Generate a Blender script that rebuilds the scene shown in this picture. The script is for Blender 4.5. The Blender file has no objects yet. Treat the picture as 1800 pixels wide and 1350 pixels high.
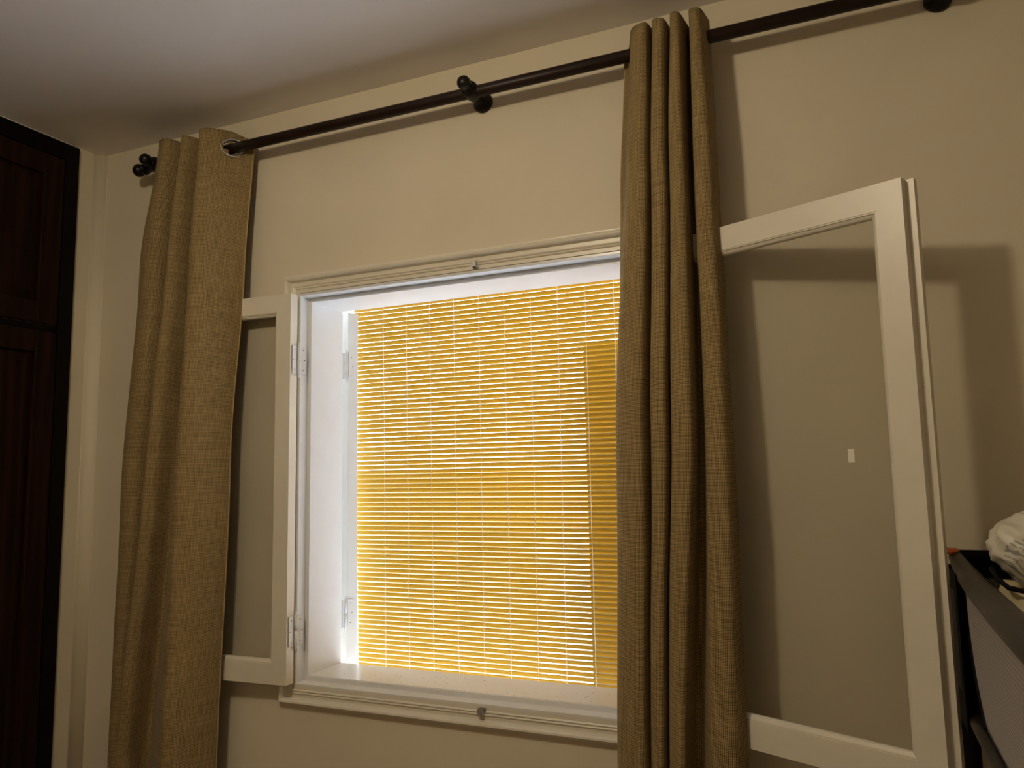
import bpy, bmesh, math, random
from mathutils import Vector, Matrix
random.seed(7)
PI = math.pi
sc = bpy.context.scene
COL = sc.collection

# ---------------------------------------------------------------- camera
cam_d = bpy.data.cameras.new('camera')
cam = bpy.data.objects.new('camera', cam_d); COL.objects.link(cam)
cam_d.sensor_fit = 'HORIZONTAL'; cam_d.sensor_width = 36.0
cam_d.lens = 36.0 * 1347.0 / 1800.0
cam_d.clip_start = 0.02; cam_d.clip_end = 200
cx = Vector((0.91852, 0.39488, -0.01990))
cy = Vector((-0.06317, 0.09688, -0.99329))      # image down
cz = Vector((-0.39030, 0.91361, 0.11393))       # forward
M = Matrix((cx, -cy, -cz)).transposed().to_4x4()
M.translation = Vector((0, -1.95, 1.5))
cam.matrix_world = M
sc.camera = cam

# ---------------------------------------------------------------- sky, sun, lamp, exposure
world = bpy.data.worlds.new('sky'); sc.world = world; world.use_nodes = True
wn = world.node_tree.nodes; wl = world.node_tree.links
bg = wn['Background']
tc = wn.new('ShaderNodeTexCoord'); sp = wn.new('ShaderNodeSeparateXYZ'); rp = wn.new('ShaderNodeValToRGB')
wl.new(tc.outputs['Generated'], sp.inputs[0]); wl.new(sp.outputs['Z'], rp.inputs[0]); wl.new(rp.outputs[0], bg.inputs[0])
rp.color_ramp.elements[0].position = 0.0; rp.color_ramp.elements[0].color = (0.76, 0.88, 1.0, 1)
rp.color_ramp.elements[1].position = 1.0; rp.color_ramp.elements[1].color = (0.55, 0.72, 1.0, 1)
bg.inputs[1].default_value = 6.0

sun_d = bpy.data.lights.new('sun', 'SUN'); sun = bpy.data.objects.new('sun', sun_d); COL.objects.link(sun)
sun_d.energy = 19.0; sun_d.color = (1.0, 0.96, 0.90); sun_d.angle = math.radians(0.6)
sun.rotation_euler = Vector((-0.55, -0.16, -0.85)).to_track_quat('-Z', 'Y').to_euler()   # high, from the right outside

lamp_d = bpy.data.lights.new('ceiling_bulb', 'POINT'); lamp = bpy.data.objects.new('ceiling_bulb', lamp_d); COL.objects.link(lamp)
lamp.location = (-0.95, -1.72, 2.60); lamp_d.energy = 34; lamp_d.color = (1.0, 0.83, 0.57); lamp_d.shadow_soft_size = 0.07

sc.view_settings.view_transform = 'Standard'; sc.view_settings.look = 'None'
sc.view_settings.exposure = 0.0; sc.view_settings.gamma = 1.0; sc.view_settings.use_curve_mapping = False
sc.cycles.use_denoising = True
sc.cycles.max_bounces = 10; sc.cycles.diffuse_bounces = 6; sc.cycles.transmission_bounces = 8
sc.cycles.transparent_max_bounces = 16
sc.cycles.sample_clamp_indirect = 6.0
sc.cycles.caustics_reflective = False; sc.cycles.caustics_refractive = False

# ---------------------------------------------------------------- material helpers
def mat(name, color, rough=0.6, metal=0.0, var=0.0, vscale=8.0, bump=0.0, bscale=60.0, spec=0.4, coat=0.0):
    m = bpy.data.materials.new(name); m.use_nodes = True
    nt = m.node_tree; b = nt.nodes['Principled BSDF']
    b.inputs['Base Color'].default_value = (*color, 1); b.inputs['Roughness'].default_value = rough
    b.inputs['Metallic'].default_value = metal; b.inputs['Specular IOR Level'].default_value = spec
    b.inputs['Coat Weight'].default_value = coat
    t = nt.nodes.new('ShaderNodeTexCoord')
    if var > 0:
        n = nt.nodes.new('ShaderNodeTexNoise'); n.inputs['Scale'].default_value = vscale; n.inputs['Detail'].default_value = 4
        r = nt.nodes.new('ShaderNodeMapRange'); r.inputs[1].default_value = 0.3; r.inputs[2].default_value = 0.7
        r.inputs[3].default_value = 1 - var; r.inputs[4].default_value = 1 + var * 0.5
        mx = nt.nodes.new('ShaderNodeMix'); mx.data_type = 'RGBA'; mx.blend_type = 'MULTIPLY'; mx.inputs[0].default_value = 1
        mx.inputs[6].default_value = (*color, 1)
        nt.links.new(t.outputs['Object'], n.inputs['Vector']); nt.links.new(n.outputs[0], r.inputs[0])
        nt.links.new(r.outputs[0], mx.inputs[7]); nt.links.new(mx.outputs[2], b.inputs['Base Color'])
    if bump > 0:
        n2 = nt.nodes.new('ShaderNodeTexNoise'); n2.inputs['Scale'].default_value = bscale; n2.inputs['Detail'].default_value = 3
        bp = nt.nodes.new('ShaderNodeBump'); bp.inputs['Strength'].default_value = bump; bp.inputs['Distance'].default_value = 0.004
        nt.links.new(t.outputs['Object'], n2.inputs['Vector']); nt.links.new(n2.outputs[0], bp.inputs['Height'])
        nt.links.new(bp.outputs[0], b.inputs['Normal'])
    return m

M_WALL = mat('cream_wall_paint', (0.66, 0.60, 0.47), 0.62, var=0.05, vscale=3, bump=0.10, bscale=9, spec=0.3)
M_CEIL = mat('white_ceiling_paint', (0.86, 0.83, 0.83), 0.7, var=0.04, vscale=2, bump=0.10, bscale=5, spec=0.2)
M_FLOOR = mat('brown_floor_tile', (0.30, 0.24, 0.18), 0.5, var=0.2, vscale=6)
M_ROOM = mat('cream_room_paint', (0.66, 0.61, 0.52), 0.8)
M_WHITE = mat('white_gloss_paint', (0.68, 0.69, 0.69), 0.28, var=0.03, vscale=14, bump=0.08, bscale=30, spec=0.5)
M_TRIM = mat('cream_gloss_paint', (0.70, 0.66, 0.56), 0.35, var=0.04, vscale=14, bump=0.06, bscale=30, spec=0.5)
M_SCREW = mat('dark_screw', (0.04, 0.035, 0.03), 0.5)
M_METAL = mat('worn_steel', (0.55, 0.54, 0.52), 0.35, metal=0.9, var=0.2, vscale=200)
M_RING = mat('nickel_ring', (0.62, 0.62, 0.62), 0.25, metal=1.0)
M_ROD = mat('dark_walnut_rod', (0.020, 0.010, 0.008), 0.42, var=0.3, vscale=30, spec=0.25)
M_BLACKM = mat('black_iron', (0.008, 0.006, 0.006), 0.35, spec=0.3)
M_BOARD = mat('grey_board', (0.40, 0.34, 0.22), 0.8, var=0.1)
M_STRING = mat('white_cord', (0.85, 0.83, 0.78), 0.7)

def wood_mat():
    m = bpy.data.materials.new('dark_mahogany'); m.use_nodes = True
    nt = m.node_tree; b = nt.nodes['Principled BSDF']
    t = nt.nodes.new('ShaderNodeTexCoord'); mp = nt.nodes.new('ShaderNodeMapping'); mp.inputs['Scale'].default_value = (30, 30, 1.6)
    n = nt.nodes.new('ShaderNodeTexNoise'); n.inputs['Scale'].default_value = 1.6; n.inputs['Detail'].default_value = 6
    r = nt.nodes.new('ShaderNodeValToRGB')
    r.color_ramp.elements[0].position = 0.35; r.color_ramp.elements[0].color = (0.006, 0.0025, 0.0015, 1)
    r.color_ramp.elements[1].position = 0.7; r.color_ramp.elements[1].color = (0.022, 0.007, 0.0035, 1)
    nt.links.new(t.outputs['Object'], mp.inputs[0]); nt.links.new(mp.outputs[0], n.inputs['Vector'])
    nt.links.new(n.outputs[0], r.inputs[0]); nt.links.new(r.outputs[0], b.inputs['Base Color'])
    b.inputs['Roughness'].default_value = 0.5; b.inputs['Specular IOR Level'].default_value = 0.12
    return m
M_WOOD = wood_mat()
M_WOODF = mat('near_black_wood', (0.004, 0.0025, 0.002), 0.5, var=0.3, vscale=20, spec=0.10)

def glass_mat():
    m = bpy.data.materials.new('window_glass'); m.use_nodes = True
    nt = m.node_tree; nt.nodes.remove(nt.nodes['Principled BSDF'])
    out = nt.nodes['Material Output']
    tr = nt.nodes.new('ShaderNodeBsdfTransparent'); tr.inputs[0].default_value = (0.93, 0.93, 0.92, 1)
    gl = nt.nodes.new('ShaderNodeBsdfGlossy'); gl.inputs['Roughness'].default_value = 0.03
    fr = nt.nodes.new('ShaderNodeFresnel'); fr.inputs[0].default_value = 1.45
    mx = nt.nodes.new('ShaderNodeMixShader')
    ge = nt.nodes.new('ShaderNodeNewGeometry'); inv = nt.nodes.new('ShaderNodeMath'); inv.operation = 'SUBTRACT'; inv.inputs[0].default_value = 1.0
    nt.links.new(ge.outputs['Backfacing'], inv.inputs[1]); ml = nt.nodes.new('ShaderNodeMath'); ml.operation = 'MULTIPLY'
    nt.links.new(fr.outputs[0], ml.inputs[0]); nt.links.new(inv.outputs[0], ml.inputs[1]); nt.links.new(ml.outputs[0], mx.inputs[0])
    nt.links.new(tr.outputs[0], mx.inputs[1]); nt.links.new(gl.outputs[0], mx.inputs[2])
    nt.links.new(mx.outputs[0], out.inputs[0])
    return m
M_GLASS = glass_mat()

def slat_mat():
    m = bpy.data.materials.new('yellow_translucent_slat'); m.use_nodes = True
    nt = m.node_tree; nt.nodes.remove(nt.nodes['Principled BSDF'])
    out = nt.nodes['Material Output']
    tl = nt.nodes.new('ShaderNodeBsdfTranslucent'); tl.inputs[0].default_value = (0.44, 0.285, 0.030, 1)
    df = nt.nodes.new('ShaderNodeBsdfDiffuse'); df.inputs[0].default_value = (0.66, 0.45, 0.09, 1)
    tr = nt.nodes.new('ShaderNodeBsdfTransparent'); tr.inputs[0].default_value = (0.95, 0.80, 0.42, 1)
    m1 = nt.nodes.new('ShaderNodeMixShader'); m1.inputs[0].default_value = 0.45
    m2 = nt.nodes.new('ShaderNodeMixShader'); m2.inputs[0].default_value = 0.06
    nt.links.new(tl.outputs[0], m1.inputs[1]); nt.links.new(df.outputs[0], m1.inputs[2])
    nt.links.new(m1.outputs[0], m2.inputs[1]); nt.links.new(tr.outputs[0], m2.inputs[2])
    nt.links.new(m2.outputs[0], out.inputs[0])
    return m
M_SLAT = slat_mat()

def burlap(name, c_dark, c_light, transl=0.14, pitch=0.0033):
    m = bpy.data.materials.new(name); m.use_nodes = True
    nt = m.node_tree; b = nt.nodes['Principled BSDF']; out = nt.nodes['Material Output']; L = nt.links.new
    uv = nt.nodes.new('ShaderNodeUVMap'); s = nt.nodes.new('ShaderNodeSeparateXYZ'); L(uv.outputs[0], s.inputs[0])
    def math_(op, a, b_=None, v=None):
        n = nt.nodes.new('ShaderNodeMath'); n.operation = op
        L(a, n.inputs[0])
        if b_ is not None: L(b_, n.inputs[1])
        if v is not None: n.inputs[1].default_value = v
        return n.outputs[0]
    nz = nt.nodes.new('ShaderNodeTexNoise'); nz.inputs['Scale'].default_value = 55; nz.inputs['Detail'].default_value = 2; L(uv.outputs[0], nz.inputs['Vector'])
    wob = math_('MULTIPLY', nz.outputs[0], v=2.2)
    k = 2 * PI / pitch
    su = math_('SINE', math_('ADD', math_('MULTIPLY', s.outputs[0], v=k), wob))
    sv = math_('SINE', math_('ADD', math_('MULTIPLY', s.outputs[1], v=k), wob))
    weave = math_('ADD', math_('MULTIPLY', su, v=0.33), math_('MULTIPLY', sv, v=0.33))
    # slubs: long irregular threads both ways
    mp1 = nt.nodes.new('ShaderNodeMapping'); mp1.inputs['Scale'].default_value = (300, 9, 1); L(uv.outputs[0], mp1.inputs[0])
    n1 = nt.nodes.new('ShaderNodeTexNoise'); n1.inputs['Scale'].default_value = 1; n1.inputs['Detail'].default_value = 2; L(mp1.outputs[0], n1.inputs['Vector'])
    mp2 = nt.nodes.new('ShaderNodeMapping'); mp2.inputs['Scale'].default_value = (9, 300, 1); L(uv.outputs[0], mp2.inputs[0])
    n2 = nt.nodes.new('ShaderNodeTexNoise'); n2.inputs['Scale'].default_value = 1; n2.inputs['Detail'].default_value = 2; L(mp2.outputs[0], n2.inputs['Vector'])
    slub = math_('ADD', n1.outputs[0], n2.outputs[0])                       # about 1
    h = math_('ADD', math_('ADD', weave, v=0.0), math_('MULTIPLY', slub, v=0.7))
    mr = nt.nodes.new('ShaderNodeMapRange'); L(h, mr.inputs[0]); mr.inputs[1].default_value = 0.18; mr.inputs[2].default_value = 1.22
    cr = nt.nodes.new('ShaderNodeValToRGB'); L(mr.outputs[0], cr.inputs[0])
    cr.color_ramp.elements[0].color = (*c_dark, 1); cr.color_ramp.elements[1].color = (*c_light, 1)
    L(cr.outputs[0], b.inputs['Base Color'])
    b.inputs['Roughness'].default_value = 0.85; b.inputs['Specular IOR Level'].default_value = 0.15
    b.inputs['Sheen Weight'].default_value = 0.08; b.inputs['Sheen Roughness'].default_value = 0.4
    bp = nt.nodes.new('ShaderNodeBump'); bp.inputs['Strength'].default_value = 0.35; bp.inputs['Distance'].default_value = 0.001
    L(h, bp.inputs['Height']); L(bp.outputs[0], b.inputs['Normal'])
    tl = nt.nodes.new('ShaderNodeBsdfTranslucent'); L(cr.outputs[0], tl.inputs[0])
    mx = nt.nodes.new('ShaderNodeMixShader'); mx.inputs[0].default_value = transl
    L(b.outputs[0], mx.inputs[1]); L(tl.outputs[0], mx.inputs[2]); L(mx.outputs[0], out.inputs[0])
    return m
M_BURLAP = burlap('brown_burlap', (0.055, 0.035, 0.013), (0.49, 0.360, 0.170))
M_HEM = burlap('pale_burlap_hem', (0.14, 0.09, 0.035), (0.46, 0.33, 0.16))

# ---------------------------------------------------------------- mesh helpers
def tag(o, label=None, cat=None, group=None, kind=None):
    if label: o['label'] = label
    if cat: o['category'] = cat
    if group: o['group'] = group
    if kind: o['kind'] = kind
    return o

def obj(name, bm, m, parent=None, smooth=False, bevel=0.0, loc=None):
    me = bpy.data.meshes.new(name); bm.normal_update(); bm.to_mesh(me); bm.free()
    for x in (m if isinstance(m, (list, tuple)) else [m]): me.materials.append(x)
    if smooth:
        for p in me.polygons: p.use_smooth = True
    o = bpy.data.objects.new(name, me); COL.objects.link(o)
    if parent is not None: o.parent = parent
    if loc is not None: o.location = loc
    if bevel > 0:
        bv = o.modifiers.new('bevel', 'BEVEL'); bv.width = bevel; bv.segments = 2; bv.limit_method = 'ANGLE'; bv.angle_limit = math.radians(40)
    return o

def empty(name, loc=(0, 0, 0), rz=0.0, parent=None):
    o = bpy.data.objects.new(name, None); COL.objects.link(o); o.location = loc; o.rotation_euler = (0, 0, rz)
    o.empty_display_size = 0.05
    if parent is not None: o.parent = parent
    return o

def box(bm, a, b, mi=0):
    x0, y0, z0 = a; x1, y1, z1 = b
    vs = [bm.verts.new(p) for p in ((x0,y0,z0),(x1,y0,z0),(x1,y1,z0),(x0,y1,z0),(x0,y0,z1),(x1,y0,z1),(x1,y1,z1),(x0,y1,z1))]
    for f in ((0,3,2,1),(4,5,6,7),(0,1,5,4),(1,2,6,5),(2,3,7,6),(3,0,4,7)):
        bm.faces.new([vs[i] for i in f]).material_index = mi
    return vs

def boxbm(*bs):
    bm = bmesh.new()
    for a, b in bs: box(bm, a, b)
    return bm

def tube(bm, p0, p1, r0, r1=None, n=16, caps=True, mi=0):
    r1 = r0 if r1 is None else r1
    p0 = Vector(p0); p1 = Vector(p1); d = (p1 - p0).normalized()
    u = d.orthogonal().normalized(); v = d.cross(u)
    A = []; B = []
    for i in range(n):
        a = 2 * PI * i / n; w = u * math.cos(a) + v * math.sin(a)
        A.append(bm.verts.new(p0 + w * r0)); B.append(bm.verts.new(p1 + w * r1))
    for i in range(n):
        j = (i + 1) % n; f = bm.faces.new((A[i], A[j], B[j], B[i])); f.material_index = mi; f.smooth = True
    if caps:
        bm.faces.new(A[::-1]).material_index = mi; bm.faces.new(B).material_index = mi

def lathe(bm, prof, origin, axis, n=24, mi=0):
    """prof: (distance along axis, radius) list"""
    o = Vector(origin); d = Vector(axis).normalized(); u = d.orthogonal().normalized(); v = d.cross(u)
    rings = []
    for (t, r) in prof:
        if r < 1e-6: rings.append([bm.verts.new(o + d * t)])
        else: rings.append([bm.verts.new(o + d * t + (u * math.cos(2*PI*i/n) + v * math.sin(2*PI*i/n)) * r) for i in range(n)])
    for a, b in zip(rings, rings[1:]):
        for i in range(n):
            j = (i + 1) % n
            if len(a) == 1 and len(b) == 1: continue
            if len(a) == 1: f = bm.faces.new((a[0], b[i], b[j]))
            elif len(b) == 1: f = bm.faces.new((a[i], b[0], a[j]))
            else: f = bm.faces.new((a[i], b[i], b[j], a[j]))
            f.smooth = True; f.material_index = mi
    bmesh.ops.recalc_face_normals(bm, faces=bm.faces)

def path_tube(bm, pts, rads, n=14, closed=False):
    P = [Vector(p) for p in pts]; rings = []
    N = len(P)
    for k in range(N):
        a = P[(k - 1) % N] if (closed or k > 0) else P[k]; b = P[(k + 1) % N] if (closed or k < N - 1) else P[k]
        d = (b - a).normalized(); up = Vector((0, 0, 1)) if abs(d.z) < 0.95 else Vector((0, 1, 0))
        u = d.cross(up).normalized(); v = u.cross(d)
        r = rads[k] if isinstance(rads, (list, tuple)) else rads
        rings.append([bm.verts.new(P[k] + (u * math.cos(2*PI*i/n) + v * math.sin(2*PI*i/n)) * r) for i in range(n)])
    for k in range(N if closed else N - 1):
        a = rings[k]; b = rings[(k + 1) % N]
        for i in range(n):
            j = (i + 1) % n; f = bm.faces.new((a[i], a[j], b[j], b[i])); f.smooth = True
    if not closed:
        bm.faces.new(rings[0]); bm.faces.new(rings[-1][::-1])
    bmesh.ops.recalc_face_normals(bm, faces=bm.faces)

def frame_profile(bm, x0, x1, z0, z1, prof, outward=True, ysign=-1, ybase=0.0):
    """mitred moulding round a rectangle. prof = closed list of (offset away from the rectangle edge, height towards the room)"""
    s = 1 if outward else -1
    rings = []
    for (cxx, czz, sx, sz) in ((x0, z0, -1, -1), (x1, z0, 1, -1), (x1, z1, 1, 1), (x0, z1, -1, 1)):
        rings.append([bm.verts.new((cxx + s*sx*o, ybase + ysign*h, czz + s*sz*o)) for o, h in prof])
    n = len(prof)
    for k in range(4):
        a = rings[k]; b = rings[(k + 1) % 4]
        for i in range(n):
            j = (i + 1) % n; bm.faces.new((a[i], a[j], b[j], b[i]))
    bmesh.ops.recalc_face_normals(bm, faces=bm.faces)

# ---------------------------------------------------------------- room shell
FZ = 0.20; CZ = 2.712
XL, XR, YB = -2.50, 1.60, -3.40
WX0, WX1, WZ0, WZ1 = -1.545, -0.367, 0.892, 2.060      # window hole (clear opening)
FX0, FX1, FZ0, FZ1 = -1.560, -0.352, 0.875, 2.080      # frame lining outer edge
TW = 0.198                                             # wall thickness
bm = bmesh.new()
hx0, hx1, hz0, hz1 = FX0 - 0.012, FX1 + 0.012, FZ0 - 0.012, FZ1 + 0.012
for a, b in (((XL - 0.1, 0, FZ - 0.1), (hx0, TW, CZ + 0.1)), ((hx1, 0, FZ - 0.1), (XR + 0.1, TW, CZ + 0.1)),
             ((hx0, 0, hz1), (hx1, TW, CZ + 0.1)), ((hx0, 0, FZ - 0.1), (hx1, TW, hz0))):
    box(bm, a, b)
tag(obj('wall_back', bm, M_WALL), kind='structure')
# softly rounded plaster corner between left wall and window wall
bm = bmesh.new(); R_ = 0.035
cs = [(XL, 0.0)] + [(XL + R_ - R_ * math.cos(t), -R_ + R_ * math.sin(t)) for t in [i * PI / 16 for i in range(9)]]
cs = [(XL - 0.01, 0.01), (XL - 0.01, -R_)] + cs[1:] + [(XL + R_, 0.01)]
a = [bm.verts.new((x, y, FZ)) for x, y in cs]; b = [bm.verts.new((x, y, CZ)) for x, y in cs]
for i in range(len(cs)):
    j = (i + 1) % len(cs); f = bm.faces.new((a[i], a[j], b[j], b[i])); f.smooth = True
bm.faces.new(a); bm.faces.new(b[::-1]); bmesh.ops.recalc_face_normals(bm, faces=bm.faces)
tag(obj('trim_1', bm, M_WALL), kind='structure')
tag(obj('wall_left', boxbm(((XL - 0.1, YB, FZ - 0.1), (XL, 0, CZ + 0.1))), M_WALL), kind='structure')
tag(obj('wall_right', boxbm(((XR, YB, FZ - 0.1), (XR + 0.1, 0, CZ + 0.1))), M_ROOM), kind='structure')
tag(obj('wall_front', boxbm(((XL - 0.1, YB - 0.1, FZ - 0.1), (XR + 0.1, YB, CZ + 0.1))), M_ROOM), kind='structure')
tag(obj('ceiling', boxbm(((XL, YB, CZ), (XR, 0, CZ + 0.1))), M_CEIL), kind='structure')
tag(obj('floor', boxbm(((XL, YB, FZ - 0.1), (XR, 0, FZ))), M_FLOOR), kind='structure')

# ---------------------------------------------------------------- window frame, casing, sill
win = empty('window_1', (0, 0, 0)); tag(win, kind='structure')
bm = bmesh.new()
prof = [(0.0, -0.195), (0.0, -0.026), (0.014, -0.026), (0.015, 0.010), (0.024, 0.010), (0.024, -0.195)]
frame_profile(bm, WX0 + 0.005, WX1 - 0.005, WZ0 + 0.003, WZ1 - 0.005, prof)
obj('window_frame', bm, M_WHITE, win, bevel=0.0015)
bm = bmesh.new()
prof = [(0.0, 0.0), (0.0, 0.011), (0.011, 0.011), (0.012, 0.014), (0.0145, 0.0155), (0.017, 0.014), (0.018, 0.012), (0.019, 0.014),
        (0.0215, 0.0155), (0.024, 0.014), (0.025, 0.011), (0.035, 0.011), (0.036, 0.014), (0.039, 0.021), (0.043, 0.0255), (0.048, 0.0265),
        (0.052, 0.022), (0.0535, 0.016), (0.054, 0.013), (0.057, 0.012), (0.060, 0.012), (0.060, 0.0)]
frame_profile(bm, FX0, FX1, FZ0, FZ1, [(o, h * 0.98) for o, h in prof])
obj('window_casing', bm, M_TRIM, win)
bm = boxbm(((WX0 + 0.004, 0.028, WZ0 - 0.012), (WX1 - 0.004, 0.193, WZ0 + 0.0045)))
obj('window_sill', bm, M_WHITE, win, bevel=0.002)
# flakes, chips and grime specks on sill and lower stop
bm = bmesh.new()
rs = random.Random(3)
for i in range(90):
    if rs.random() < 0.6: x = rs.gauss(-1.15, 0.14); y = rs.uniform(0.03, 0.16)
    else: x = rs.uniform(-1.5, -0.55); y = rs.uniform(0.03, 0.17)
    if not (WX0 + 0.02 < x < WX1 - 0.02): continue
    r = rs.uniform(0.0006, 0.0018); z = WZ0 + 0.0045
    n = 5; c = [bm.verts.new((x + r * rs.uniform(.7, 1.4) * math.cos(2*PI*k/n), y + r * math.sin(2*PI*k/n), z)) for k in range(n)]
    t_ = bm.verts.new((x, y, z + 0.0008))
    for k in range(n): bm.faces.new((c[k], c[(k + 1) % n], t_))
o = obj('paint_chips', bm, M_SCREW, win); o['kind'] = 'stuff'; o['label'] = 'dark specks and paint chips'

# striker catches in the middle of head and sill casing
def catch(z, up):
    bm = bmesh.new()
    s = 1 if up else -1
    box(bm, (-0.011, -0.0140, 0.0), (0.011, -0.0110, s * 0.022)) if up else box(bm, (-0.011, -0.0140, -0.022), (0.011, -0.0110, 0.0))
    z0, z1 = (0.001, 0.019) if up else (-0.019, -0.001)
    box(bm, (-0.0085, -0.028, z0), (-0.0065, -0.014, z1)); box(bm, (0.0045, -0.028, z0), (0.0065, -0.014, z1))
    box(bm, (-0.0065, -0.028, z0), (0.0045, -0.0265, z1))
    ro = obj('latch_keeper', bm, M_METAL, win, loc=(-0.934, 0, z), bevel=0.0005); ro['label'] = 'small bright steel keeper'
    b2 = bmesh.new(); tube(b2, (0.009, -0.0138, (z0 + z1) / 2), (0.009, -0.0150, (z0 + z1) / 2), 0.0018, n=8)
    obj('screw', b2, M_SCREW, ro)
catch(FZ1 + 0.004, True); catch(FZ0 - 0.003, False)

# ---------------------------------------------------------------- hinges
def hinge_mesh():
    """barrel on the z axis; leaf A towards +x (local), leaf B towards -x, both facing -y; screws dark"""
    bm = bmesh.new()
    r = 0.0050
    lathe(bm, [(-0.058, 0.0), (-0.056, 0.0022), (-0.050, 0.0030), (-0.0455, 0.0040), (-0.045, r), (-0.0004, r), (0.0, r * 0.8), (0.0004, r), (0.045, r),
               (0.0455, 0.0040), (0.050, 0.0030), (0.056, 0.0022), (0.058, 0.0)], (0, 0, 0), (0, 0, 1), n=12)
    return bm
def hinge_leaf(bm, origin, du, nrm, w=0.020, h=0.088):
    o = Vector(origin); du = Vector(du).normalized(); nrm = Vector(nrm).normalized()
    t = 0.0012
    for (a0, a1, b0, b1, t0, t1, mi) in [(0, w, -h/2, h/2, 0, t, 0)]:
        vs = []
        for tt in (t0, t1):
            for (aa, bb) in ((a0, b0), (a1, b0), (a1, b1), (a0, b1)): vs.append(bm.verts.new(o + du*aa + Vector((0,0,bb)) + nrm*tt))
        for f in ((0,1,2,3),(7,6,5,4),(0,4,5,1),(1,5,6,2),(2,6,7,3),(3,7,4,0)): bm.faces.new([vs[i] for i in f]).material_index = mi
    for (aa, bb) in ((w*0.50, h*0.36), (w*0.78, 0.0), (w*0.50, -h*0.36)):
        c = o + du*aa + Vector((0,0,bb)) + nrm*t
        tube(bm, c, c + nrm*0.0006, 0.0017, n=8, mi=1)

def hinge(parent, loc, leaves, rz=0.0, name='hinge'):
    bm = hinge_mesh()
    for (du, nrm, off) in leaves: hinge_leaf(bm, off, du, nrm)
    bmesh.ops.recalc_face_normals(bm, faces=bm.faces)
    o = obj(name, bm, [M_WHITE, M_SCREW], parent, loc=loc); o.rotation_euler = (0, 0, rz)
    return o

# ---------------------------------------------------------------- sashes
SH0, SH1 = 0.884, 2.070          # sash bottom / top
def sash(width, flip, loc, ang, lbl):
    """local frame: hinge edge at x=0, sash runs along +x (flip=+1) or -x, room face at y=-0.035, back at y=0"""
    s = flip; T = 0.035
    root = empty('window_sash', loc, ang, win); root['label'] = lbl
    st, rt, rb = 0.052, 0.056, 0.060
    bm = bmesh.new()
    def bb(xa, xb, za, zb, ya=-T, yb=0.0):
        box(bm, (min(s*xa, s*xb), ya, za), (max(s*xa, s*xb), yb, zb))
    bb(0, st, SH0, SH1); bb(width - st, width, SH0, SH1)
    bb(st, width - st, SH1 - rt, SH1); bb(st, width - st, SH0, SH0 + rb)
    # rebated meeting edge: a lip behind the free edge
    bb(width, width + 0.016, SH0, SH1, -0.012, 0.004)
    obj('sash_frame', bm, M_TRIM, root)
    gx0, gx1 = st, width - st; gz0, gz1 = SH0 + rb, SH1 - rt
    X0, X1 = (gx0, gx1) if s > 0 else (-gx1, -gx0)
    bm = bmesh.new()
    pr = [(0.0, 0.030), (0.0, 0.0335), (0.003, 0.0335), (0.004, 0.031), (0.007, 0.0295), (0.010, 0.0275), (0.012, 0.024), (0.012, 0.018), (0.0, 0.018)]
    frame_profile(bm, X0, X1, gz0, gz1, pr, outward=False)
    obj('glazing_bead', bm, M_TRIM, root)
    bm = boxbm(((X0 - 0.004, -0.018, gz0 - 0.004), (X1 + 0.004, -0.015, gz1 + 0.004)))
    obj('glass_pane', bm, M_GLASS, root)
    return root, (X0, X1, gz0, gz1)

A_L = math.radians(2.2)
sl, _ = sash(0.600, -1, (-1.556, -0.0235, 0), A_L, 'left sash folded back flat against the wall behind the left curtain')
A_R = -math.radians(23.3)
sr, gr = sash(0.568, +1, (-0.366, -0.026, 0), A_R, 'right sash swung open beside the right curtain')
# white painted hinge edge of the left sash with its hinges
for z in (1.862, 1.037):
    hinge(sl, (0.0065, 0.001, z), [((0, -1, 0), (1, 0, 0), (-0.0040, -0.008, 0)), ((0.35, 1, 0), (1, -0.35, 0), (0.002, 0.004, 0))])
for z in (1.862, 1.037):
    hinge(sr, (-0.0045, 0.006, z), [((0, -1, 0), (-1, 0, 0), (0.0040, -0.008, 0))])
# little clear sticker on the right pane
bm = boxbm(((0.418, -0.0190, 1.505), (0.431, -0.0184, 1.533)))
o = obj('sticker', bm, mat('clear_sticker', (0.80, 0.76, 0.66), 0.4), sr); o['label'] = 'small pale sticker on the glass'
# stopper hole low on the right wall etc. (plugs in the wall)
for nm, x, z, r in (('wall_plug', -0.250, 1.703, 0.0045), ('wall_plug', 0.324, 1.361, 0.003)):
    bm = bmesh.new(); lathe(bm, [(0.0, r), (0.0015, r), (0.0018, r*0.55), (0.0006, 0.0)], (x, 0.0, z), (0, -1, 0), n=12)
    o = obj(nm, bm, M_SCREW); tag(o, 'grey wall plug just right of the right curtain' if x < 0 else 'tiny dark nail hole in the wall above the cot', 'wall plug')

# outer shutter leaf, opened outwards
root = empty('shutter', (-1.545, 0.233, 0), 0, win); root['label'] = 'white outer shutter folded outwards'
a21 = math.radians(21)
root.rotation_euler = (0, 0, -a21)
bm = bmesh.new()
box(bm, (-0.07, 0.0, 0.893), (0.0, 0.04, 2.060)); box(bm, (-0.52, 0.0, 0.893), (-0.45, 0.04, 2.060))
box(bm, (-0.45, 0.0, 1.99), (-0.07, 0.04, 2.060)); box(bm, (-0.45, 0.0, 0.893), (-0.07, 0.04, 0.97)); box(bm, (-0.45, 0.012, 0.97), (-0.07, 0.028, 1.99))
obj('shutter_frame', bm, M_WHITE, root, bevel=0.001)
for z in (1.872, 1.045):
    hinge(root, (0.000, -0.007, z), [((0.10, 1, 0), (1, 0, 0), (0.001, 0.008, 0)), ((-0.2, -1, 0), (1, -0.2, 0), (-0.002, -0.006, 0))])

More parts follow.
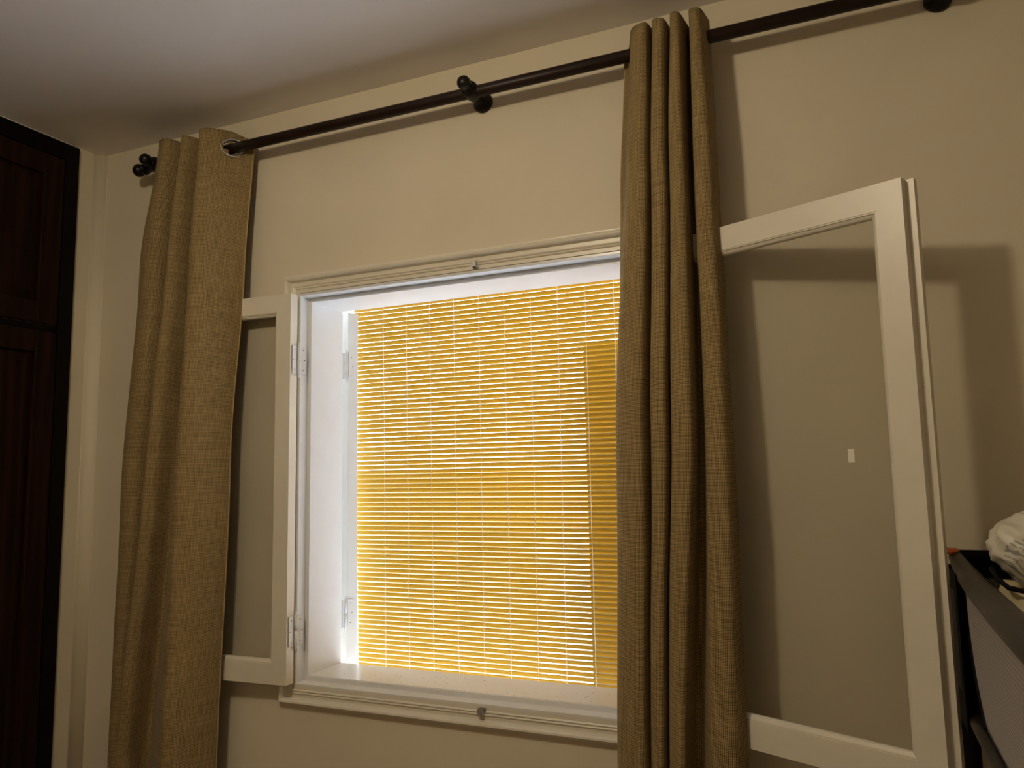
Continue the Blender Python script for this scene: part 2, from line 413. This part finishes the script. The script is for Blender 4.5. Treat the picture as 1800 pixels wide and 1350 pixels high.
# ---------------------------------------------------------------- outdoor blind
bl = empty('roller_blind', (0, 0.31, 2.20)); tag(bl, 'yellow slatted roller blind hanging outside the window', 'blind')
PITCH = 0.01585; BX0, BX1 = -1.564, 0.05
def by(z): return 0.29 + (2.12 - z) * 0.032
def slat_bm(L, h=0.0150, t=0.0022, arch=0.0030):
    bm = bmesh.new(); n = 6; A = []; B = []
    for (lst, x) in ((A, -L/2), (B, L/2)):
        for k in range(n + 1):
            q = k / n * 2 - 1; lst.append(bm.verts.new((x, -arch * (1 - q*q), q * h/2)))
        for k in range(n, -1, -1):
            q = k / n * 2 - 1; lst.append(bm.verts.new((x, -arch * (1 - q*q) + t * (1 - 0.55*q*q), q * h/2 * 0.96)))
    m_ = len(A)
    for i in range(m_):
        j = (i + 1) % m_; f = bm.faces.new((A[i], A[j], B[j], B[i])); f.smooth = True
    bm.faces.new(A[::-1]); bm.faces.new(B)
    bmesh.ops.recalc_face_normals(bm, faces=bm.faces)
    return bm
first = None
z = 2.285; k = 0
rs = random.Random(11)
while z > 0.80:
    if first is None:
        first = obj('slat', slat_bm(BX1 - BX0, h=0.0148, t=0.0012, arch=0.0014), M_SLAT, bl); o = first
    else:
        o = first.copy(); COL.objects.link(o); o.parent = bl
    o.location = ((BX0 + BX1)/2 + rs.uniform(-0.002, 0.002), by(z) - 0.31, z - 2.20 + rs.uniform(-0.0003, 0.0003))
    o.rotation_euler = (rs.uniform(0.36, 0.43), rs.uniform(-0.0006, 0.0006), 0)
    z -= PITCH; k += 1
# head rail and weighted bottom bar, both outside the visible part of the opening
bm = bmesh.new(); tube(bm, (BX0 - 0.02, 0.0 - 0.055, 0.150), (BX1 + 0.02, 0.0 - 0.055, 0.150), 0.030, n=20)
obj('blind_roll', bm, M_SLAT, bl)
obj('sun_shield', boxbm(((BX0 - 0.12, 0.199 - 0.31, 0.105), (BX1 + 0.12, 0.278 - 0.31, 0.115)), ((BX0 - 0.12, 0.296 - 0.31, 0.105), (BX1 + 0.12, 0.306 - 0.31, 0.19)), ((BX0 - 0.12, 0.199 - 0.31, 0.19), (BX1 + 0.12, 0.306 - 0.31, 0.20))), M_WHITE, bl)  # unseen box added above the opening to block sun coming in behind the blind
bm = boxbm(((BX0 - 0.075, by(0.79) - 0.317, 0.775 - 2.2), (BX1, by(0.79) - 0.303, 0.795 - 2.2)))
obj('bottom_bar', bm, M_SLAT, bl, bevel=0.002)
x = -1.528 + 0.0905; i = 0
while x < BX1 - 0.03:
    bm = bmesh.new()
    pts = []
    for q in range(18):
        z = 2.28 - q * 0.0882
        pts.append((x - (2.12 - z) * 0.012 + rs.uniform(-0.0006, 0.0006), by(z) - 0.31 - 0.0042, z - 2.20))
    path_tube(bm, pts, 0.00095, n=6)
    obj('cord', bm, M_STRING, bl)
    x += 0.0918
# a board standing outside, close behind the right part of the blind
tag(obj('board', boxbm(((-0.760, 0.43, -0.6), (-0.36, 0.445, 1.912))), M_BOARD), 'pale board standing behind the lower right part of the blind', 'board')

# ---------------------------------------------------------------- outdoors
M_GROUND = mat('sunlit_paving', (0.85, 0.85, 0.86), 0.9, var=0.1, vscale=1)
M_FACADE = mat('pinkish_render', (0.62, 0.48, 0.40), 0.9, var=0.1, vscale=0.6)
M_FACADE2 = mat('ochre_render', (0.34, 0.25, 0.16), 0.9, var=0.15, vscale=0.8)
M_DARK = mat('dark_opening', (0.05, 0.05, 0.05), 0.6)
tag(obj('ground', boxbm(((-40, 0.2, -3.2), (40, 60, -3.0))), M_GROUND), kind='structure')
g = empty('neighbour_house', (-10.0, 9.0, -3.0)); tag(g, 'long ochre house wall seen through the lower gaps of the blind', 'building')
obj('wall', boxbm(((-14.0, 0, 0), (5.8, 5, 4.45))), M_FACADE2, g)
obj('roof', boxbm(((-14.3, -0.3, 4.45), (5.85, 5.3, 4.52))), M_FACADE2, g)
tag(obj('garden_wall', boxbm(((-4.15, 8.6, -3.0), (2.0, 8.85, 0.50))), M_FACADE), 'low pinkish garden wall outside, behind the lower half of the blind', 'wall')
# ---------------------------------------------------------------- curtain rod
RY = -0.080
def rz_at(x): return 2.578 - (x + 2.2) * 0.0012
rod = empty('curtain_rod', (-0.95, RY, rz_at(-0.95))); tag(rod, 'long dark brown curtain pole across the top of the wall', 'curtain rod')
bm = bmesh.new(); ox, oy, oz = rod.location
# fluted pole
n = 28; rr = [0.0168 if i % 2 == 0 else 0.0162 for i in range(n)]
A = []; B = []
for i in range(n):
    a_ = 2*PI*i/n
    A.append(bm.verts.new((-2.175 - ox, math.cos(a_)*rr[i], math.sin(a_)*rr[i] + rz_at(-2.175) - oz)))
    B.append(bm.verts.new((0.335 - ox, math.cos(a_)*rr[i], math.sin(a_)*rr[i] + rz_at(0.335) - oz)))
for i in range(n):
    j = (i + 1) % n; bm.faces.new((A[i], A[j], B[j], B[i])).smooth = True
bm.faces.new(A); bm.faces.new(B[::-1]); bmesh.ops.recalc_face_normals(bm, faces=bm.faces)
obj('pole', bm, M_ROD, rod)
def finial(x, sgn):
    bm = bmesh.new()
    lathe(bm, [(0, 0.0), (0, 0.020), (0.006, 0.021), (0.010, 0.016), (0.014, 0.013), (0.018, 0.014), (0.022, 0.019), (0.030, 0.0225), (0.040, 0.0225), (0.049, 0.017), (0.054, 0.009), (0.056, 0.0)],
          (x - ox, 0, rz_at(x) - oz), (sgn, 0, 0))
    obj('finial', bm, M_BLACKM, rod)
finial(-2.172, -1); finial(0.332, 1)
def bracket(x):
    b_ = empty('bracket', (x - ox, 0, rz_at(x) - oz), 0, rod)
    d = 0.080
    bm = bmesh.new(); lathe(bm, [(0.0, 0.0), (0.0, 0.030), (0.006, 0.031), (0.012, 0.026), (0.018, 0.018), (0.026, 0.013)], (0, d, 0.004), (0, -1, 0))
    obj('rosette', bm, M_BLACKM, b_)
    bm = bmesh.new()
    lathe(bm, [(0.020, 0.014), (0.050, 0.015), (0.054, 0.018), (0.058, 0.0225), (0.066, 0.024), (0.080, 0.0245), (0.094, 0.024), (0.100, 0.0225), (0.103, 0.015), (0.106, 0.0165), (0.109, 0.0165), (0.112, 0.0125)],
          (0, d, 0.004), (0, -1, 0))
    obj('arm', bm, M_BLACKM, b_)
    bm = bmesh.new()
    lathe(bm, [(0.110, 0.012), (0.114, 0.0165), (0.120, 0.0185), (0.128, 0.0195), (0.136, 0.0185), (0.143, 0.014), (0.147, 0.008), (0.148, 0.0)], (0, d, 0.006), (0, -1, 0))
    obj('knob', bm, M_BLACKM, b_)
bracket(-2.122); bracket(-0.906); bracket(0.272)

# ---------------------------------------------------------------- curtains
def deepen(P, k):
    return [(x, y - k * max(0.0, -y - 0.11) ) for x, y in P]
def catmull(P, per):
    out = []
    n = len(P)
    for i in range(n - 1):
        p0 = P[max(i-1, 0)]; p1 = P[i]; p2 = P[i+1]; p3 = P[min(i+2, n-1)]
        for k in range(per):
            t = k / per
            out.append(tuple(0.5*((2*b) + (-a+c)*t + (2*a-5*b+4*c-d)*t*t + (-a+3*b-3*c+d)*t*t*t) for a, b, c, d in zip(p0, p1, p2, p3)))
    out.append(P[-1]); return out
def lerp_levels(levels, z):
    zs = [l[0] for l in levels]
    if z >= zs[0]: return levels[0][1]
    if z <= zs[-1]: return levels[-1][1]
    for i in range(len(zs) - 1):
        if zs[i] >= z >= zs[i+1]:
            t = (zs[i] - z) / (zs[i] - zs[i+1]); t = t*t*(3 - 2*t)*0.5 + t*0.5
            return [(a[0]*(1-t)+b[0]*t, a[1]*(1-t)+b[1]*t) for a, b in zip(levels[i][1], levels[i+1][1])]
def curtain(name, levels, top_fn, zbot, lbl, rings, seed, per=14, hem_first=True):
    rs = random.Random(seed)
    root = empty(name, (levels[-1][1][len(levels[-1][1])//2][0], -0.1, zbot)); tag(root, lbl, 'curtain')
    O = root.location
    bm = bmesh.new(); uvl = bm.loops.layers.uv.new('UVMap')
    NV = 110
    mid = catmull(levels[len(levels)//2][1], per)
    arc = [0.0]
    for a, b in zip(mid, mid[1:]): arc.append(arc[-1] + math.hypot(a[0]-b[0], a[1]-b[1]))
    NU = len(mid); grid = []; zz = []
    ph = [rs.uniform(0, 6.28) for _ in range(6)]
    for v in range(NV + 1):
        row = []; zr = []
        f = v / NV
        zl = 2.62 + (zbot - 2.62) * f
        pl = catmull(lerp_levels(levels, zl), per)
        for u in range(NU):
            x, y = pl[u]
            ztop = top_fn(u / (NU - 1))
            zz_ = ztop + (zbot - ztop) * f
            w = 0.0030 * math.sin(zz_*4.1 + u*0.03 + ph[0]) + 0.0010 * math.sin(zz_*11.0 - u*0.05 + ph[1])
            w *= min(1.0, f * 8)
            row.append(bm.verts.new((x + w*0.6 - O.x, y - abs(w)*0.9 - O.y, zz_ - O.z))); zr.append(zz_)
        grid.append(row); zz.append(zr)
    for v in range(NV):
        for u in range(NU - 1):
            fc = bm.faces.new((grid[v][u], grid[v+1][u], grid[v+1][u+1], grid[v][u+1])); fc.smooth = True
            for lp, (uu, vv) in zip(fc.loops, ((u, v), (u, v+1), (u+1, v+1), (u+1, v))):
                lp[uvl].uv = (arc[uu], zz[vv][uu])
    top = catmull(lerp_levels(levels, 2.572), per)
    # eyelet holes where the cloth crosses the pole
    cross = []
    for i in range(len(top) - 1):
        (x0, y0), (x1, y1) = top[i], top[i+1]
        if (y0 - RY) * (y1 - RY) < 0:
            t = (RY - y0) / (y1 - y0); cross.append((x0 + (x1-x0)*t, (x1-x0)/(y1-y0) if abs(y1-y0) > 1e-6 else 0, i))
    cross = cross[:rings]
    kill = []
    R0 = 0.0235
    for f_ in bm.faces:
        c = f_.calc_center_median()
        wx, wy, wz = c.x + O.x, c.y + O.y, c.z + O.z
        if cross and abs(wx - cross[0][0]) < 0.04 and (wy - RY)**2 + (wz - rz_at(wx))**2 < R0**2: kill.append(f_)
    bmesh.ops.delete(bm, geom=kill, context='FACES')
    cl = obj('cloth', bm, M_BURLAP, root, smooth=True)
    so = cl.modifiers.new('thickness', 'SOLIDIFY'); so.thickness = 0.0022; so.offset = 0
    # hem strip down the leading edge
    bm = bmesh.new()
    pts = []
    for v in range(0, NV + 1, 2):
        zl = 2.62 + (zbot - 2.62) * v / NV
        p = catmull(lerp_levels(levels, zl), per); x, y = p[0]
        ztop = top_fn(0.0); zv = ztop + (zbot - ztop) * v / NV
        w = 0.0030 * math.sin(zv*4.1 + ph[0]) + 0.0010 * math.sin(zv*11.0 + ph[1]); w *= min(1.0, v / NV * 8)
        pts.append((x + w*0.6 - O.x, y - abs(w)*0.9 - O.y, zv - O.z))
    path_tube(bm, pts, 0.0024, n=8)
    obj('hem', bm, M_HEM, root)
    # rings
    for (x, k_, i) in cross:
        bm = bmesh.new(); pts = []
        k2 = max(-1.2, min(1.2, k_))
        for j in range(32):
            a_ = 2*PI*j/32; yy = 0.0285*math.cos(a_); zz2 = 0.0285*math.sin(a_)
            pts.append((x + k2*yy - O.x, RY + yy - O.y, rz_at(x) + zz2 - O.z))
        path_tube(bm, pts, 0.0058, n=8, closed=True)
        bm.verts.ensure_lookup_table()
        obj('grommet', bm, M_RING, root)
    return root

Ltop = [(-1.728,-.042),(-1.775,-.072),(-1.825,-.128),(-1.868,-.140),(-1.892,-.045),(-1.925,-.132),(-1.953,-.132),(-1.975,-.045),(-2.012,-.132),(-2.062,-.125),(-2.078,-.055)]
L2  = [(-1.742,-.060),(-1.770,-.110),(-1.812,-.168),(-1.862,-.172),(-1.912,-.075),(-1.938,-.158),(-1.972,-.160),(-2.008,-.068),(-2.036,-.150),(-2.110,-.140),(-2.135,-.075)]
Lmid = [(-1.757,-.088),(-1.778,-.145),(-1.812,-.200),(-1.862,-.203),(-1.962,-.100),(-1.980,-.168),(-2.018,-.178),(-2.060,-.098),(-2.082,-.160),(-2.142,-.156),(-2.175,-.105)]
Lbot = [(-1.785,-.090),(-1.800,-.150),(-1.838,-.208),(-1.893,-.210),(-2.065,-.080),(-2.078,-.160),(-2.108,-.172),(-2.145,-.100),(-2.160,-.125),(-2.190,-.125),(-2.210,-.085)]
def ltop_fn(s):
    return 2.632 + 0.004*math.sin(s*9) - 0.030*max(0, 1 - s/0.12)
curtain('curtain', [(2.62, Ltop), (2.20, L2), (1.50, Lmid), (0.60, Lbot)], ltop_fn, 0.23,
        'left brown burlap curtain bunched beside the wardrobe, steel eyelet near its top edge', 1, 5)
Rtop = [(-.468,-.044),(-.450,-.058),(-.424,-.128),(-.388,-.138),(-.379,-.050),(-.372,-.130),(-.344,-.136),(-.336,-.050),(-.326,-.130),(-.303,-.136),(-.292,-.050),(-.286,-.070),(-.279,-.132),(-.255,-.134),(-.244,-.050)]
R2   = [(-.490,-.050),(-.470,-.075),(-.444,-.140),(-.402,-.145),(-.394,-.070),(-.388,-.140),(-.356,-.145),(-.350,-.070),(-.342,-.140),(-.308,-.146),(-.302,-.070),(-.292,-.072),(-.280,-.138),(-.246,-.140),(-.234,-.085)]
Rmid = [(-.500,-.080),(-.504,-.122),(-.485,-.155),(-.430,-.171),(-.414,-.105),(-.407,-.158),(-.375,-.168),(-.368,-.105),(-.360,-.160),(-.317,-.170),(-.310,-.100),(-.296,-.104),(-.284,-.150),(-.246,-.160),(-.228,-.128)]
Rbot = [(-.528,-.088),(-.530,-.122),(-.510,-.158),(-.456,-.178),(-.446,-.110),(-.440,-.165),(-.412,-.174),(-.405,-.110),(-.396,-.165),(-.362,-.175),(-.352,-.100),(-.326,-.104),(-.304,-.155),(-.256,-.168),(-.232,-.135)]
def rtop_fn(s):
    return 2.622 + 0.010*s + 0.006*math.sin(s*26) - 0.045*max(0, 1 - s/0.10)
curtain('curtain', [(2.62, Rtop), (2.25, R2), (1.60, Rmid), (0.80, Rbot)], rtop_fn, 0.23,
        'right brown burlap curtain in four tight folds covering the right half of the window', 0, 9)

# ---------------------------------------------------------------- built-in wardrobe on the left wall
wd = empty('wardrobe', (XL, -0.104, FZ)); tag(wd, 'dark mahogany built-in wardrobe with panelled doors along the left wall', 'wardrobe')
def wbox(name, ya, yb, za, zb, xa, xb, m, parent, bev=0.002):
    return obj(name, boxbm(((xa, ya + 0.104, za - FZ), (xb, yb + 0.104, zb - FZ))), m, parent, bevel=bev)
wbox('side_stile', -0.154, -0.104, FZ, 2.700, 0.0, 0.020, M_WOODF, wd)
wbox('top_rail', -1.9, -0.154, 2.640, 2.700, 0.0, 0.020, M_WOODF, wd)
wbox('middle_rail', -1.9, -0.154, 2.012, 2.034, 0.0, 0.006, M_WOODF, wd, 0.0)
def wdoor(ya, yb, za, zb, name='door', lbl=None):
    d = empty(name, (0, 0, 0), 0, wd)
    g = 0.075
    bm = bmesh.new()
    for a, b in (((0, ya, za), (0.018, ya+g, zb)), ((0, yb-g, za), (0.018, yb, zb)), ((0, ya+g, za), (0.018, yb-g, za+g)), ((0, ya+g, zb-g), (0.018, yb-g, zb))):
        box(bm, (a[0], a[1]+0.104, a[2]-FZ), (b[0], b[1]+0.104, b[2]-FZ))
    obj('door_frame', bm, M_WOOD, d, bevel=0.004)
    bm = bmesh.new()
    y0, y1, z0, z1 = ya+g+0.104, yb-g+0.104, za+g-FZ, zb-g-FZ; b_ = 0.035
    A = [bm.verts.new(p) for p in ((0.004, y0, z0), (0.004, y1, z0), (0.004, y1, z1), (0.004, y0, z1))]
    B = [bm.verts.new(p) for p in ((0.015, y0+b_, z0+b_), (0.015, y1-b_, z0+b_), (0.015, y1-b_, z1-b_), (0.015, y0+b_, z1-b_))]
    for i in range(4): bm.faces.new((A[i], A[(i+1)%4], B[(i+1)%4], B[i]))
    bm.faces.new(B); C_ = [bm.verts.new((0.0, v.co.y, v.co.z)) for v in A]
    for i in range(4): bm.faces.new((C_[i], C_[(i+1)%4], A[(i+1)%4], A[i]))
    bm.faces.new(C_[::-1]); bmesh.ops.recalc_face_normals(bm, faces=bm.faces)
    obj('door_panel', bm, M_WOOD, d)
for j in range(4):
    y1 = -0.157 - j*0.435
    wdoor(y1 - 0.430, y1, 2.036, 2.638); wdoor(y1 - 0.430, y1, FZ + 0.06, 2.010)
# thin white caulk line above the wardrobe
bm = bmesh.new(); rs = random.Random(2)
pts = [(XL + 0.006, -0.104 - q*0.06, 2.7035 + rs.uniform(-0.0008, 0.0008)) for q in range(30)]
path_tube(bm, pts, 0.0045, n=6)
tag(obj('trim_2', bm, mat('white_filler', (0.75, 0.73, 0.70), 0.8)), kind='structure')

# ---------------------------------------------------------------- bedside cot
M_COTBLK = mat('black_cot_fabric', (0.006, 0.006, 0.008), 0.7, spec=0.1)
M_COTRAIL = mat('dark_padded_rail', (0.016, 0.014, 0.013), 0.34, bump=0.2, bscale=25, spec=0.18)
def ribbed(name, c0, c1):
    m = bpy.data.materials.new(name); m.use_nodes = True
    nt = m.node_tree; b = nt.nodes['Principled BSDF']; L = nt.links.new
    t = nt.nodes.new('ShaderNodeTexCoord'); w = nt.nodes.new('ShaderNodeTexWave'); w.bands_direction = 'Z'
    w.inputs['Scale'].default_value = 48; w.inputs['Distortion'].default_value = 1.2; w.inputs['Detail'].default_value = 2; w.inputs['Detail Scale'].default_value = 3
    r = nt.nodes.new('ShaderNodeValToRGB'); r.color_ramp.elements[0].color = (*c0, 1); r.color_ramp.elements[1].color = (*c1, 1)
    L(t.outputs['Object'], w.inputs['Vector']); L(w.outputs[1], r.inputs[0]); L(r.outputs[0], b.inputs['Base Color'])
    bp = nt.nodes.new('ShaderNodeBump'); bp.inputs['Strength'].default_value = 0.3; bp.inputs['Distance'].default_value = 0.002
    L(w.outputs[1], bp.inputs['Height']); L(bp.outputs[0], b.inputs['Normal'])
    b.inputs['Roughness'].default_value = 0.75; b.inputs['Sheen Weight'].default_value = 0.2
    return m
M_TAUPE = ribbed('taupe_ribbed_fabric', (0.13, 0.105, 0.095), (0.20, 0.165, 0.15))
M_ORANGE = mat('orange_plastic', (0.42, 0.08, 0.015), 0.45)
M_CREAMPAD = mat('cream_pad', (0.52, 0.45, 0.27), 0.8, var=0.1, vscale=20)
cot = empty('baby_cot', (0.50, -0.62, FZ)); tag(cot, 'black bedside baby cot with taupe side panel standing right of the open sash', 'baby cot')
def cp(x, y, z): return (x - 0.50, y + 0.62, z - FZ)
def cot_tube(name, pts, r, m=M_COTBLK, lbl=None, n=16):
    bm = bmesh.new(); path_tube(bm, [cp(*p) for p in pts], r, n=n)
    o = obj(name, bm, m, cot)
    if lbl: o['label'] = lbl
    return o
rail_r = [0.014, 0.017, 0.020, 0.022, 0.023, 0.024, 0.024, 0.024, 0.024, 0.022]
cot_tube('top_rail', [(0.208, y, zz_) for y, zz_ in ((-.050, 1.300), (-.11, 1.293), (-.20, 1.283), (-.32, 1.276), (-.45, 1.272), (-.60, 1.268), (-.75, 1.265), (-.9, 1.264), (-1.05, 1.268), (-1.18, 1.290))], rail_r, M_COTRAIL, 'glossy padded side rail')
cot_tube('top_rail', [(0.205, -0.042, 1.300), (0.35, -0.042, 1.300), (0.60, -0.042, 1.300), (0.795, -0.042, 1.300)], 0.016)
cot_tube('top_rail', [(0.792, y, 1.290) for y in (-.05, -.4, -.8, -1.18)], 0.018)
cot_tube('top_rail', [(x_, -1.19, 1.290) for x_ in (.205, .4, .6, .795)], 0.018)
for (x_, y_) in ((0.207, -0.050), (0.793, -0.050), (0.207, -1.185), (0.793, -1.185)):
    bm = bmesh.new(); lathe(bm, [(0.0, 0.0), (0.0, 0.020), (0.03, 0.018), (1.06, 0.018), (1.085, 0.016), (1.088, 0.0)], cp(x_, y_, FZ), (0, 0, 1), n=16)
    lg = obj('leg', bm, M_COTBLK, cot)
    bm = bmesh.new(); lathe(bm, [(0.0, 0.0), (0.0, 0.021), (0.008, 0.021), (0.011, 0.018), (0.012, 0.0)], cp(x_, y_, 1.304), (0, 0, 1), n=20)
    if y_ > -0.1 and x_ < 0.5: bmesh.ops.translate(bm, verts=bm.verts, vec=(-0.012, 0.0, 0.004))
    obj('cap', bm, M_ORANGE if (y_ > -0.1 and x_ < 0.5) else M_COTBLK, cot)
# lower frame tubes
cot_tube('lower_rail', [(0.205, y, 1.012) for y in (-.06, -.3, -.7, -1.18)], 0.016, M_COTRAIL)
cot_tube('lower_rail', [(0.793, y, 1.012) for y in (-.06, -.3, -.7, -1.18)], 0.016)
cot_tube('lower_rail', [(x_, -0.045, 1.012) for x_ in (.205, .4, .6, .795)], 0.014)
# side panel: taupe fabric with curved front end, black edging
def side_panel(x_):
    bm = bmesh.new(); NY, NZ = 28, 12; G = []
    for i in range(NZ + 1):
        tz = i / NZ; zc = 1.034 + (1.262 - 1.034) * tz
        ys = -0.238 + 0.050 * tz**2 - 0.10 * (1 - tz)**3
        row = []
        for j in range(NY + 1):
            ty = j / NY; y = ys + (-1.16 - ys) * ty
            bulge = -0.012 * math.sin(PI * tz) * min(1, ty * 8)
            row.append(bm.verts.new(cp(x_ + bulge, y, zc)))
        G.append(row)
    for i in range(NZ):
        for j in range(NY): bm.faces.new((G[i][j], G[i][j+1], G[i+1][j+1], G[i+1][j])).smooth = True
    o = obj('side_panel', bm, M_TAUPE, cot); sm = o.modifiers.new('s', 'SOLIDIFY'); sm.thickness = 0.006; sm.offset = 0
    bm = bmesh.new(); pts = []
    for i in range(NZ + 1):
        tz = i / NZ; pts.append(cp(x_ - 0.002, -0.238 + 0.050 * tz**2 - 0.10 * (1 - tz)**3 + 0.004, 1.034 + 0.228 * tz))
    path_tube(bm, pts, 0.005, n=8); obj('piping', bm, M_COTBLK, cot)
side_panel(0.205)
obj('end_panel', boxbm((cp(0.186, -0.215, 0.99), cp(0.192, -0.052, 1.285))), M_COTBLK, cot)
# black mesh netting, a woven lattice
def netting(name, a, du, dv, nu, nv, w=0.0008, m=None, lbl=None):
    bm = bmesh.new(); a = Vector(a); du = Vector(du); dv = Vector(dv); nn = du.cross(dv).normalized() * w
    def bar(p, q):
        d = (q - p).normalized(); s = d.cross(nn).normalized() * w
        vs = [bm.verts.new(p + s), bm.verts.new(q + s), bm.verts.new(q - s), bm.verts.new(p - s)]
        bm.faces.new(vs)
    for i in range(nu + nv):
        p0 = Vector((i, 0)) if i <= nu else Vector((nu, i - nu)); 
        q0 = Vector((0, i)) if i <= nv else Vector((i - nv, nv))
        bar(a + du*(p0.x/nu) + dv*(p0.y/nv), a + du*(q0.x/nu) + dv*(q0.y/nv))
        p1 = Vector((nu - p0.x, p0.y)); q1 = Vector((nu - q0.x, q0.y))
        bar(a + du*(p1.x/nu) + dv*(p1.y/nv), a + du*(q1.x/nu) + dv*(q1.y/nv))
    o = obj(name, bm, m or M_COTBLK, cot); o['kind'] = 'stuff'
    if lbl: o['label'] = lbl
M_NET = mat('grey_netting', (0.10, 0.10, 0.12), 0.5)
netting('mesh_panel', cp(0.1845, -0.135, 1.06), (0, -0.055, 0), (0, 0, 0.19), 9, 31, 0.0006, M_NET, 'strip of grey netting')
netting('mesh_panel', cp(0.235, -0.058, 1.215), (0.22, 0, 0), (0, 0, 0.045), 36, 8, 0.0006, mat('pale_netting', (0.35, 0.33, 0.28), 0.5), 'strip of pale netting')
obj('back_panel', boxbm((cp(0.22, -0.052, 1.03), cp(0.78, -0.044, 1.30))), M_COTBLK, cot, bevel=0.002)
obj('base', boxbm((cp(0.215, -1.17, 1.03), cp(0.785, -0.06, 1.05))), M_COTBLK, cot)
# pad and padded bundle in the cot
bm = bmesh.new(); NX, NY = 24, 40; G = []
rs = random.Random(8)
for i in range(NX + 1):
    row = []
    for j in range(NY + 1):
        u = i/NX; v = j/NY
        e = min(1, 12*min(u, 1-u, v, 1-v) + 0.0)
        row.append(bm.verts.new((0.232 + 0.50*u, -0.075 - 0.90*v, 1.07 + 0.194*math.sqrt(e) + 0.005*math.sin(9*u + 14*v) + 0.004*math.sin(23*u - 7*v))))
    G.append(row)
for i in range(NX):
    for j in range(NY): bm.faces.new((G[i][j], G[i+1][j], G[i+1][j+1], G[i][j+1])).smooth = True
bd = [v for v in bm.verts if len(v.link_edges) < 4]
ret = bmesh.ops.extrude_edge_only(bm, edges=[e for e in bm.edges if len(e.link_faces) == 1])
for v in [g_ for g_ in ret['geom'] if isinstance(g_, bmesh.types.BMVert)]: v.co.z = 1.051
bmesh.ops.recalc_face_normals(bm, faces=bm.faces)
tag(obj('mattress', bm, M_CREAMPAD), 'cream pad lying inside the cot', 'mattress')

def bundle_mat():
    m = bpy.data.materials.new('white_printed_cloth'); m.use_nodes = True
    nt = m.node_tree; b = nt.nodes['Principled BSDF']; L = nt.links.new
    t = nt.nodes.new('ShaderNodeTexCoord')
    w = nt.nodes.new('ShaderNodeTexWave'); w.bands_direction = 'DIAGONAL'; w.inputs['Scale'].default_value = 60; L(t.outputs['Object'], w.inputs['Vector'])
    st = nt.nodes.new('ShaderNodeMath'); st.operation = 'GREATER_THAN'; st.inputs[1].default_value = 0.70; L(w.outputs[1], st.inputs[0])
    # the stripes only fill one printed patch
    sub = nt.nodes.new('ShaderNodeVectorMath'); sub.operation = 'DISTANCE'; sub.inputs[1].default_value = (-0.045, -0.062, -0.004)
    L(t.outputs['Object'], sub.inputs[0])
    lt = nt.nodes.new('ShaderNodeMath'); lt.operation = 'LESS_THAN'; lt.inputs[1].default_value = 0.032; L(sub.outputs['Value'], lt.inputs[0])
    mu = nt.nodes.new('ShaderNodeMath'); mu.operation = 'MULTIPLY'; L(st.outputs[0], mu.inputs[0]); L(lt.outputs[0], mu.inputs[1])
    mx = nt.nodes.new('ShaderNodeMix'); mx.data_type = 'RGBA'; mx.inputs[6].default_value = (0.60, 0.57, 0.48, 1); mx.inputs[7].default_value = (0.30, 0.30, 0.29, 1)
    L(mu.outputs[0], mx.inputs[0]); L(mx.outputs[2], b.inputs['Base Color']); b.inputs['Roughness'].default_value = 0.45
    return m
bm = bmesh.new(); bmesh.ops.create_icosphere(bm, subdivisions=5, radius=1.0)
import mathutils.noise as mn
for v in bm.verts:
    p = v.co.copy()
    k_ = 1 + 0.12*mn.noise(p*1.3 + Vector((3, 1, 2))) - 0.22*abs(mn.noise(p*2.3)) - 0.10*abs(mn.noise(p*4.6 + Vector((1, 7, 3)))) - 0.04*abs(mn.noise(p*9 + Vector((2, 2, 3)))) + 0.05
    p = Vector((p.x*0.088, p.y*0.080, p.z*0.078))*k_
    if p.z < -0.02: p.x *= 1 + (p.z + 0.02)*6.5; p.y *= 1 + (p.z + 0.02)*6.5
    if v.co.z > 0.75: p.z += 0.012*max(0, 1 - abs(v.co.x - 0.2)*3)
    v.co = p
for f in bm.faces: f.smooth = True
tag(obj('bundle', bm, bundle_mat(), loc=(0.327, -0.270, 1.336)), 'crumpled white printed cloth bundle resting on the pad in the cot', 'bundle')
bm = bmesh.new()
path_tube(bm, [(0.240, -0.262, 1.305), (0.246, -0.290, 1.288), (0.256, -0.325, 1.278), (0.280, -0.365, 1.277), (0.33, -0.385, 1.277), (0.40, -0.39, 1.277)], 0.0045, n=10)
tag(obj('strap', bm, M_COTBLK), 'thin black strap curling under the white bundle', 'strap')
